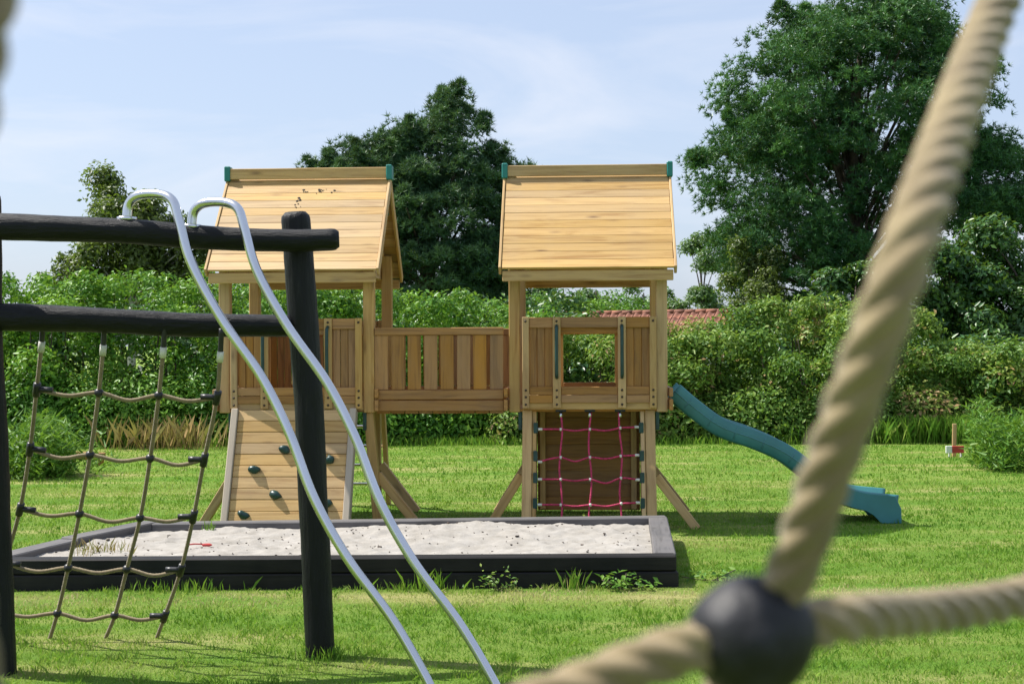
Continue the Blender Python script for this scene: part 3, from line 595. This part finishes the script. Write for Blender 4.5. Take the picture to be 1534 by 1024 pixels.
# loose tall plants at the lawn edge
def stalks(name, label, cat, X, Y, w, d, h, n, mat, group=None, tall=False):
    t = thing(name, label, cat, (X, Y, 0), 0, group); pos = []; nr = []; 
    for k in range(n):
        x, y = (rng.uniform(-w, w) if tall else rng.normal(0, w*.42)), rng.normal(0, d*.4); hh = h*rng.uniform(.5, 1.0)*((.75+.25*math.sin(x*6+X)) if tall else max(.45, 1-abs(x)/w*.5)); lx, ly = rng.normal(0, .1, 2)
        m = int(hh/.022); q = np.linspace(.05, 1, m); pos.append(np.stack([x+lx*q*q, y+ly*q*q, q*hh], 1)+rng.normal(0, .02, (m, 3))); a = rng.uniform(0, 6.3, m); nr.append(np.stack([np.cos(a), np.sin(a), .55+0*a], 1))
    p = np.vstack(pos); nr = np.vstack(nr); n = len(p); Rm = rand_frames(n, nr, .3); Rm = Rm[:, :, [0, 2, 1]]*np.array([1, 1, -1]); sc = rng.uniform(.07, .15, n)
    V, F, T = scatter([(-.09, 0, 0), (.09, 0, 0), (0, 1, 0)], [(0, 1, 2)], p, Rm, sc, np.clip(rng.normal(.5, .25, n), 0, 1)); link('foliage', np_mesh('foliage', V, F, False, T), mat, t, kind='stuff'); return t
stalks('weed_clump', 'clump of tall feathery green weeds beside the wooden stake', 'weeds', 5.95, 16.4, .62, .6, 1.02, 210, M['leaf_weed'], None, True)
stalks('weed_clump', 'tall feathery green weeds on the far side of the wooden stake', 'weeds', 7.25, 16.6, .72, .7, 1.1, 230, M['leaf_weed'], None, True)
stalks('weed_clump', 'bright green feathery bush beside the left black post', 'weeds', -5.35, 16.2, .6, .6, .78, 240, M['leaf_weed'])
stalks('weed_clump', 'smaller feathery green bush near the low wooden beam', 'weeds', -6.3, 16.4, .7, .6, .8, 220, M['leaf_weed'])
# blades: lawn and rough grass
def blades(name, P, h, w, tint, mat, lean=.35):
    n = len(P); a = rng.uniform(0, 6.283, n); b = rng.uniform(0, 6.283, n); ln = np.abs(rng.normal(0, lean, n))[:, None]*h[:, None]
    s = np.stack([np.cos(a), np.sin(a), 0*a], 1)*w[:, None]; d = np.stack([np.cos(b), np.sin(b), 0*b], 1)*ln; up = np.array([0, 0, 1.])*h[:, None]
    V = np.stack([P-s, P+s, P+s*.75+d*.4+up*.6, P+d+up*.97], 1).reshape(-1, 3); o = (np.arange(n)*4)[:, None]
    F = np.concatenate([o+np.array([[0, 1, 2]]), o+np.array([[0, 2, 3]])]); return link(name, np_mesh(name, V, F, False, np.repeat(tint, 4)), mat, kind='stuff')
def dryness(x, y):
    f = np.sin(x*.9+1.3*np.sin(y*.7))*.5+np.sin(y*3.1+.8*np.sin(x*1.1))*.55+np.sin(x*2.3-y*1.9)*.35+np.sin(y*7.3+x*.7)*.35+np.sin(x*5.1+y*4.3)*.3+np.sin(x*11+3*np.sin(y*6))*.2
    return f/1.5
def in_box(x, y):
    inn = (y > 8.67) & (y < 10.7) & (x < 1.01+(y-8.68)*.07) & (x > -3.3+(y-8.68)*.3); return inn
def lawn():
    Ps = []; Hs = []; Ws = []
    for y0, y1, dens, h, w in ((5.0, 7.6, 5200, .028, .0022), (7.6, 10.5, 3600, .028, .0028), (10.5, 15, 1500, .028, .0042), (15, 21.2, 600, .03, .0065)):
        xm = .36*y1+1.2; n = int(dens*(y1-y0)*2*xm); x = rng.uniform(-xm, xm, n); y = rng.uniform(y0, y1, n); k = ~in_box(x, y); x, y = x[k], y[k]
        cl = .6+.5*np.clip(np.sin(x*13+2*np.sin(y*9))*np.sin(y*12+2*np.sin(x*8)), -.5, 1)
        Ps.append(np.stack([x, y, 0*x-.002], 1)); Hs.append(h*rng.uniform(.5, 1.35, len(x))*cl*1.15); Ws.append(np.full(len(x), w))
    P = np.vstack(Ps); h = np.concatenate(Hs); w = np.concatenate(Ws); d = dryness(P[:, 0], P[:, 1])
    strip = np.exp(-((P[:, 1]-8.25)/.28)**2)*.5*(P[:, 0] > -3)+.45*np.exp(-((P[:, 1]-6.55)/.16)**2-((P[:, 0]+.8)/.35)**2)+.4*np.exp(-((P[:, 1]-8.45)/.14)**2)*(np.sin(P[:, 0]*3.3)+np.sin(P[:, 0]*7.1+1) > .2)
    t = np.clip(.29+.30*d+strip+rng.normal(0, .15, len(P)), 0, 1); h *= np.clip(1.1-.35*(t > .65), .4, 1.2)
    o = blades('lawn_grass', P, h, w, t, M['blade'], .55); tag(o, 'short mown green lawn grass with straw coloured patches', 'grass'); o['kind'] = 'stuff'
lawn()
def tuft_grass(name, label, X, Y, w, d, h, n, mat, bw=.004, tint=(.3, .2), z=0, lean=.35):
    P = np.stack([X+rng.normal(0, w*.5, n), Y+rng.normal(0, d*.5, n), np.full(n, z)-.004], 1); o = blades(name, P, h*rng.uniform(.45, 1.1, n), np.full(n, bw), np.clip(rng.normal(*tint, n), 0, 1), mat, lean); tag(o, label, 'grass'); o['kind'] = 'stuff'; return o
tuft_grass('dry_grass', 'brown dry grass stand at the foot of the hedge', -4.95, 20.35, .8, .35, .5, 330, M['dry'], .0035, (.6, .25))
for nm, X, w, h, n in (('rough green grass along the hedge foot left of the towers', -6.0, 4.0, .2, 2600), ('rough green grass along the hedge foot behind the bridge', -.7, 3.0, .16, 1500), ('rough green grass along the hedge foot behind the slide', 3.6, 3.0, .16, 1500), ('rough bright green grass below the low pale shrubs', 6.4, 1.6, .42, 2600)):
    tuft_grass('rough_grass', nm, X, 20.75, w, .3, h, n, M['blade'], .0055, (.22, .15))
tuft_grass('grass_tuft', 'grass tuft at the sandbox front between the steel bars', -.5, 8.60, .10, .05, .14, 45, M['blade'], .003, (.25, .15))
tuft_grass('grass_tuft', 'thin pale grass tuft at the sandbox front near the leafy weed', .36, 8.60, .06, .04, .15, 24, M['blade'], .003, (.4, .2))
tuft_grass('grass_tuft', 'low grass tuft at the sandbox front behind the rope net', -2.0, 8.60, .3, .05, .09, 90, M['blade'], .003, (.25, .15))
tuft_grass('grass_tuft', 'grass grown up beside the black post and its net', -.6, 8.58, .35, .05, .08, 90, M['blade'], .003, (.3, .15))
tuft_grass('grass_tuft', 'dry grass growing in the sandbox corner', -2.72, 9.35, .2, .25, .10, 130, M['dry'], .003, (.3, .25), .12)
tuft_grass('grass_tuft', 'green sprout in the sand by the back timber', -2.2, 10.3, .05, .04, .10, 30, M['blade'], .003, (.2, .1), .14)
tuft_grass('grass_tuft', 'longer grass at the foot of the black post', -.9, 6.76, .12, .08, .08, 160, M['blade'], .0025, (.25, .15))
def weed(label, X, Y, n, size, w, h, mat):
    p = np.stack([X+rng.normal(0, w, n), Y+rng.normal(0, w*.35, n), np.abs(rng.normal(0, h, n))+.02], 1); nr = np.tile(np.array([0, -.4, 1.]), (n, 1)); t = thing('leafy_weed', label, 'weed', (0, 0, 0)); leafy('foliage', t, mat, p, nr, size, .2)
    for k in range(6): q = p[rng.integers(n)]; link('stem', sweep([(X+rng.normal(0, w*.3), Y, -.01), tuple(q)], .03, .003, 5), M['stem'], t)
weed('broad leafy green weed at the sandbox front right of centre', .68, 8.58, 90, .05, .09, .04, M['leaf_weed'])
weed('small reddish leafed weed at the sandbox front', -.1, 8.58, 80, .03, .07, .05, M['leaf_b'])
weed('low leafy weed beside the sandbox corner on the lawn', 1.25, 8.9, 60, .045, .10, .025, M['leaf_weed'])

def pine(name, label, X, Y, env, trunk_top, mat, nclump, ntuft, tsize, seed, gap=None, shoots=.3):
    """env: list of (centre xyz, radii) ellipsoids of the crown, relative to the base"""
    t = thing(name, label, 'tree', (X, Y, 0), 0, 'pine trees beyond the hedge'); r_ = np.random.default_rng(seed)
    c = np.array([e[0] for e in env], float); r = np.array([e[1] for e in env], float); w = (r[:, 0]*r[:, 1]*r[:, 2])**.75; w /= w.sum(); cl = []
    while len(cl) < nclump:
        i = r_.choice(len(env), p=w); d = r_.normal(size=3); d /= np.linalg.norm(d); k = r_.uniform(.3, 1.0)**.45; p = c[i]+d*r[i]*k
        if gap is not None and np.linalg.norm((p-gap[0])/gap[1]) < 1 and r_.uniform() < .7: continue
        if p[2] < .8: continue
        cl.append((p, d, r_.uniform(.36, .68)))
        if d[2] > .15 and k > .75 and r_.uniform() < shoots:      # upright leading shoots
            for q in (1, 2, 3): cl.append((p+np.array([d[0]*.1*q+r_.normal(0, .05), 0, .15*q]), d, r_.uniform(.14, .3)-.04*q))
    P = []; A = []; T = []
    for p, d, s in cl:
        q = r_.normal(size=(ntuft, 3)); q /= np.linalg.norm(q, axis=1)[:, None]; q[:, 2] = np.where(q[:, 2] < -.25, -q[:, 2], q[:, 2])
        k = r_.uniform(.45, 1.0, ntuft)[:, None]; P.append(p+q*k*np.array([s, s, s*.85])); A.append(q*.8+d*.3+np.array([0, 0, .55])); b = r_.normal(0, .2); T.append(np.clip(r_.normal(.48, .18, ntuft)+b+.25*(q[:, 2]-.3), 0, 1))  # tint paints sunlit clumps: lighter on clump tops, varied per clump
    P = np.vstack(P); A = np.vstack(A); T = np.concatenate(T); n = len(P)
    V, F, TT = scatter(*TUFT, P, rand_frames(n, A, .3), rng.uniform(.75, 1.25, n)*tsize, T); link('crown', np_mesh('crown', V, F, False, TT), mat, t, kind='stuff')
    H = trunk_top
    link('trunk', sweep(spline([(0, 0, -.1), (.08, 0, H*.3), (-.06, .05, H*.65), (.1, 0, H)], 8), .2, lambda q: .30*(1-q*.8), 12, wob=.1), M['bark'], t)
    order = r_.permutation(len(cl))[:55]
    for k in order:
        p, d, s = cl[k]; z0 = min(max(p[2]*.55, .18*H), H*.92); a = Vector((0, 0, z0)); b = Vector(p); m = a.lerp(b, .5)+Vector((0, 0, .12*(b-a).length)); L = (b-a).length
        link('limb', sweep(spline([a, m, b], 5), .25, lambda q: .016+.014*L*(1-q)*.8, 6), M['bark'], t)
    return t
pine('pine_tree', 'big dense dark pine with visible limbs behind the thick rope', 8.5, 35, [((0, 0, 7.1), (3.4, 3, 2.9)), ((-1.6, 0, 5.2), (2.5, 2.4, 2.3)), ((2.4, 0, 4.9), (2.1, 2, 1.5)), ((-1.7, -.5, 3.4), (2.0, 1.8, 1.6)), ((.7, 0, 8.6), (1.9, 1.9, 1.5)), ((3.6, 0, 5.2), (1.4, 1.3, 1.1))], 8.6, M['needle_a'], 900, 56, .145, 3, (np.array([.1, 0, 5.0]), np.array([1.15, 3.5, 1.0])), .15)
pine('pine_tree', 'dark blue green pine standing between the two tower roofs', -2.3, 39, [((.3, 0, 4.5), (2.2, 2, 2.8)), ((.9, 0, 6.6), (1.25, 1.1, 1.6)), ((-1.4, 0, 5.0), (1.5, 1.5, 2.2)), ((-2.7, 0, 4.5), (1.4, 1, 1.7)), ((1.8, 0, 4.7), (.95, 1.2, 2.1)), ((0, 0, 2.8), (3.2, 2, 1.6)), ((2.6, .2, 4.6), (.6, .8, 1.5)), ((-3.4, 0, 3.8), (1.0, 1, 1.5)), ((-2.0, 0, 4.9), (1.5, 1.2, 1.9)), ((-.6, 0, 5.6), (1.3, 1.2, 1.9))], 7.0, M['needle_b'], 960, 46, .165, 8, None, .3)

def leaf_tree(name, label, X, Y, env, H, mat, n, size, seed, bark='bark', droop=False, tr=.12, group='leafy trees beyond the hedge'):
    t = thing(name, label, 'tree', (X, Y, 0), 0, group); r_ = np.random.default_rng(seed); lobes = []
    for c, r in env:
        for k in range(16):
            d = r_.normal(size=3); d /= np.linalg.norm(d); q = r_.uniform(.3, .95); rr = r_.uniform(.26, .46)*min(r); lobes.append((tuple(np.array(c)+d*np.array(r)*q*.85), (rr, rr, rr*.8)))
    p, nr, i = lobes_points(lobes, n, (.3, 1.1))
    if droop:
        k = rng.uniform(size=len(p)) < .6; p[k, 2] -= rng.uniform(0, .9, k.sum())*rng.uniform(0, 1, k.sum()); p[:, :2] = np.round(p[:, :2]/.16)*.16*.45+p[:, :2]*.55
    base = r_.normal(0, .13, len(lobes)); tint = np.clip(rng.normal(.45, .2, len(p))+base[i], 0, 1); kk = p[:, 2] > .1
    leafy('crown', t, mat, p[kk], nr[kk], size, .5 if droop else .3, tint[kk])
    link('trunk', sweep(spline([(0, 0, -.1), (.05, 0, H*.4), (-.05, 0, H*.95)], 6), .2, lambda q: tr*(1-q*.8), 10, wob=.1), M[bark], t)
    for k in r_.permutation(len(lobes))[:22]:
        b = Vector(lobes[k][0]); a = Vector((0, 0, min(max(.2*H, b.z*.6), H*.9))); L = (b-a).length; link('limb', sweep(spline([a, a.lerp(b, .5)+Vector((0, 0, .1*L)), b], 4), .25, lambda q: .012+.012*L*(1-q), 6), M[bark], t)
    return t
leaf_tree('birch_tree', 'airy birch with drooping olive twigs behind the hedge', -8.6, 32, [((-.1, 0, 4.1), (1.5, 1.3, 1.6)), ((.1, 0, 2.9), (1.9, 1.4, 1.2)), ((-1.5, 0, 2.9), (.7, .6, .8)), ((1.2, 0, 3.6), (.9, .7, 1.1))], 5.0, M['leaf_birch'], 28000, .125, 4, 'bark_pale', True)
leaf_tree('leafy_tree', 'dark rounded tree between the birch and the stained roof', -7.6, 38, [((0, 0, 2.4), (1.6, 1.2, 1.5))], 3.3, M['leaf_c'], 8000, .14, 5)
leaf_tree('leafy_tree', 'pale sparkling tree beside the net tower roof', 7.5, 56, [((0, 0, 3.9), (1.7, 1.3, 2.3)), ((-.9, 0, 2.6), (1.5, 1, 1.6))], 4.6, M['leaf_pale'], 15000, .14, 6)
leaf_tree('leafy_tree', 'light green weeping tree at the lower left of the big pine', 5.55, 33, [((.1, 0, 2.8), (.9, 1, 1.6)), ((.6, 0, 1.8), (1.0, 1, 1.2))], 3.6, M['leaf_birch'], 20000, .10, 7, 'bark', True)
for k, (X, Y, s, lab) in enumerate([(1.2, 58, 1.0, 'far pale tree seen under the net tower roof beside the flagpole'), (3.6, 60, 1.0, 'far pale tree seen under the middle of the net tower roof'), (5.8, 62, 1.1, 'far pale tree beyond the red roof gable')]):
    leaf_tree('leafy_tree', lab, X, Y, [((0, 0, 2.6), (1.7, 1.4, 1.7))], 3.8, M['leaf_pale'], 5500, .17, 30+k)
for k, (X, Y, z, s, lab) in enumerate([(9.1, 29, 2.5, 1.0, 'dark leafy tree right behind the diagonal rope'), (10.8, 29.5, 2.9, 1.1, 'tall dark leafy tree above the low pale shrubs'), (12.8, 30, 2.7, 1.1, 'dark leafy tree above the tall weeds'), (14.8, 31, 2.6, 1.1, 'outermost dark leafy tree beyond the weeds'), (7.2, 30, 1.5, .8, 'low dark tree under the big pine trunk')]):
    leaf_tree('leafy_tree', lab, X, Y, [((0, 0, z-.1), (1.7*s, 1.4, 1.5*s)), ((-.2, -.3, 1.3), (1.7*s, 1.3, 1.3)), ((.1, .8, 2.0), (1.7*s, 1, 1.8))], z+.9, M['leaf_c'], 25000, .14, 40+k)
shrub('dark_bush', 'bright bush top behind the red tiled roof', 'shrub', 3.2, 54, 3.15, 2.4, 1.5, M['leaf_a'], 9000, .16, None, 91)
for k, (X, Y, lab) in enumerate([(-4.6, 30, 'dark bush below the blue green pine by the stained roof'), (-2.2, 30.5, 'dark bush under the middle of the blue green pine'), (.1, 31, 'dark bush under the blue green pine by the flagpole')]):
    shrub('dark_bush', lab, 'shrub', X, Y, 2.5, 1.4, 1.4, M['leaf_c'], 7000, .15, 'dark bushes under the far pine', 70+k)

# ------------------------------------------------------------------ far house, flagpole, small things on the lawn
def house():
    a = Vector((-1.2, 49, 0)); b = Vector((6.15, 45, 0)); ang = math.atan2(b.y-a.y, b.x-a.x); L = (b-a).length
    t = thing('house', 'low red tiled house behind the hedge', 'house', a, ang)
    zr, half, ze = 2.46, 2.0, 1.05; sl = math.atan2(zr-ze, half); SL = half/math.cos(sl)
    link('wall', box_mesh(L-.3, half*2-.5, 1.2, .01, M['brick']), None, t, Matrix.Translation((L/2, half, .6)))
    link('gable_wall', prism([(-half+.25, 1.2), (half-.25, 1.2), (0, zr-.16)], -.1, .1), M['brick'], t, Matrix.Translation((L-.26, half, 0)) @ Matrix.Rotation(R(90), 4, 'Z'))
    e = bpy.data.objects.new('roof', None); C.objects.link(e); e.parent = t; e.empty_display_size = .1
    for s in (0, 1):
        board('roof_deck', e, (L/2, half+(-1 if s == 0 else 1)*half/2, (zr+ze)/2-.03), (L/2+.001, half+(-1 if s == 0 else 1)*half/2, (zr+ze)/2-.03), SL, .04, M['tile'], (0, math.cos(sl)*(1 if s == 0 else -1), math.sin(sl))) if False else None
        me = box_mesh(L, SL, .05, .005, M['tile']); sg = 1 if s == 0 else -1
        link('roof_slope', me, None, e, Matrix.Translation((L/2, half-sg*half/2, (zr+ze)/2-.035)) @ Matrix.Rotation(sl*sg, 4, 'X'))
    # pantiles on the side that faces the lawn
    prof = [(x/8*.26-.13, .028*math.sin(x/8*6.283)) for x in range(9)]; V = [(x, y, z+(.012 if y < 0 else 0)) for y in (-.2, .2) for x, z in prof]; F = [(i, i+1, 10+i, 9+i) for i in range(8)]
    tm = bpy.data.meshes.new('tile'); tm.from_pydata(V, [], F); tm.polygons.foreach_set('use_smooth', [True]*8); tm.materials.append(M['tile']); so = None
    for r in range(6):
        for q in range(28):
            d = SL-.2-r*.36; link('roof_tile', tm, None, e, Matrix.Translation((.14+q*(L-.2)/28+.1, half-half+d*math.cos(sl), ze+d*math.sin(sl)+.03+.004*rng.uniform())) @ Matrix.Rotation(sl, 4, 'X'))
    for q in range(22): link('ridge_tile', sweep([(q*L/22, half, zr+.01), ((q+1)*L/22+.02, half, zr+.02)], .2, .085, 10), M['tile'], e)
    board('barge_board', e, (L+.03, -.02, ze-.05), (L+.03, half, zr+.05), .16, .04, M['red'], (0, 0, 1)); board('barge_board', e, (L+.03, 2*half+.02, ze-.05), (L+.03, half, zr+.05), .16, .04, M['red'], (0, 0, 1))
house()
def flagpole():
    p = at(795, 470, 42); t = thing('flagpole', 'white flagpole seen under the net tower roof', 'flagpole', (p.x, 42, 0))
    link('pole', sweep([(0, 0, -.05), (0, 0, 2.5), (0, 0, 4.4)], .3, lambda q: .055-.02*q, 10), M['white'], t); link('ball', blob(.06), M['white'], t, Matrix.Translation((0, 0, 4.43)))
flagpole()
def small_things():
    p = at(1429, 686, 18.3); t = thing('wooden_stake', 'thin wooden stake standing in the lawn by the weeds', 'stake', (p.x, 18.3, 0)); board('stake', t, (0, 0, -.02), (.01, 0, .42), .05, .03, M['wood'], (1, 0, 0))
    t = thing('low_board', 'small red and white board on short legs by the stake', 'board', (p.x-.05, 18.15, 0)); board('board', t, (-.02, 0, .10), (.13, 0, .10), .09, .025, M['red']); board('white_end', t, (-.10, 0, .10), (-.022, 0, .10), .092, .027, M['white'])
    for x in (-.05, .1): board('leg', t, (x, .02, -.01), (x, .02, .07), .02, .02, M['white'], (1, 0, 0))
    a = at(103, 689, 17.6); t = thing('low_beam', 'low weathered wooden balance beam on short legs behind the rope net', 'beam', (a.x, 17.6, 0)); board('beam', t, (0, 0, .13), (.44, .02, .11), .09, .10, M['wood_brown'])
    for x in (.05, .40): board('leg', t, (x, 0, -.01), (x, 0, .075), .06, .06, M['wood_brown'], (1, 0, 0))
small_things()
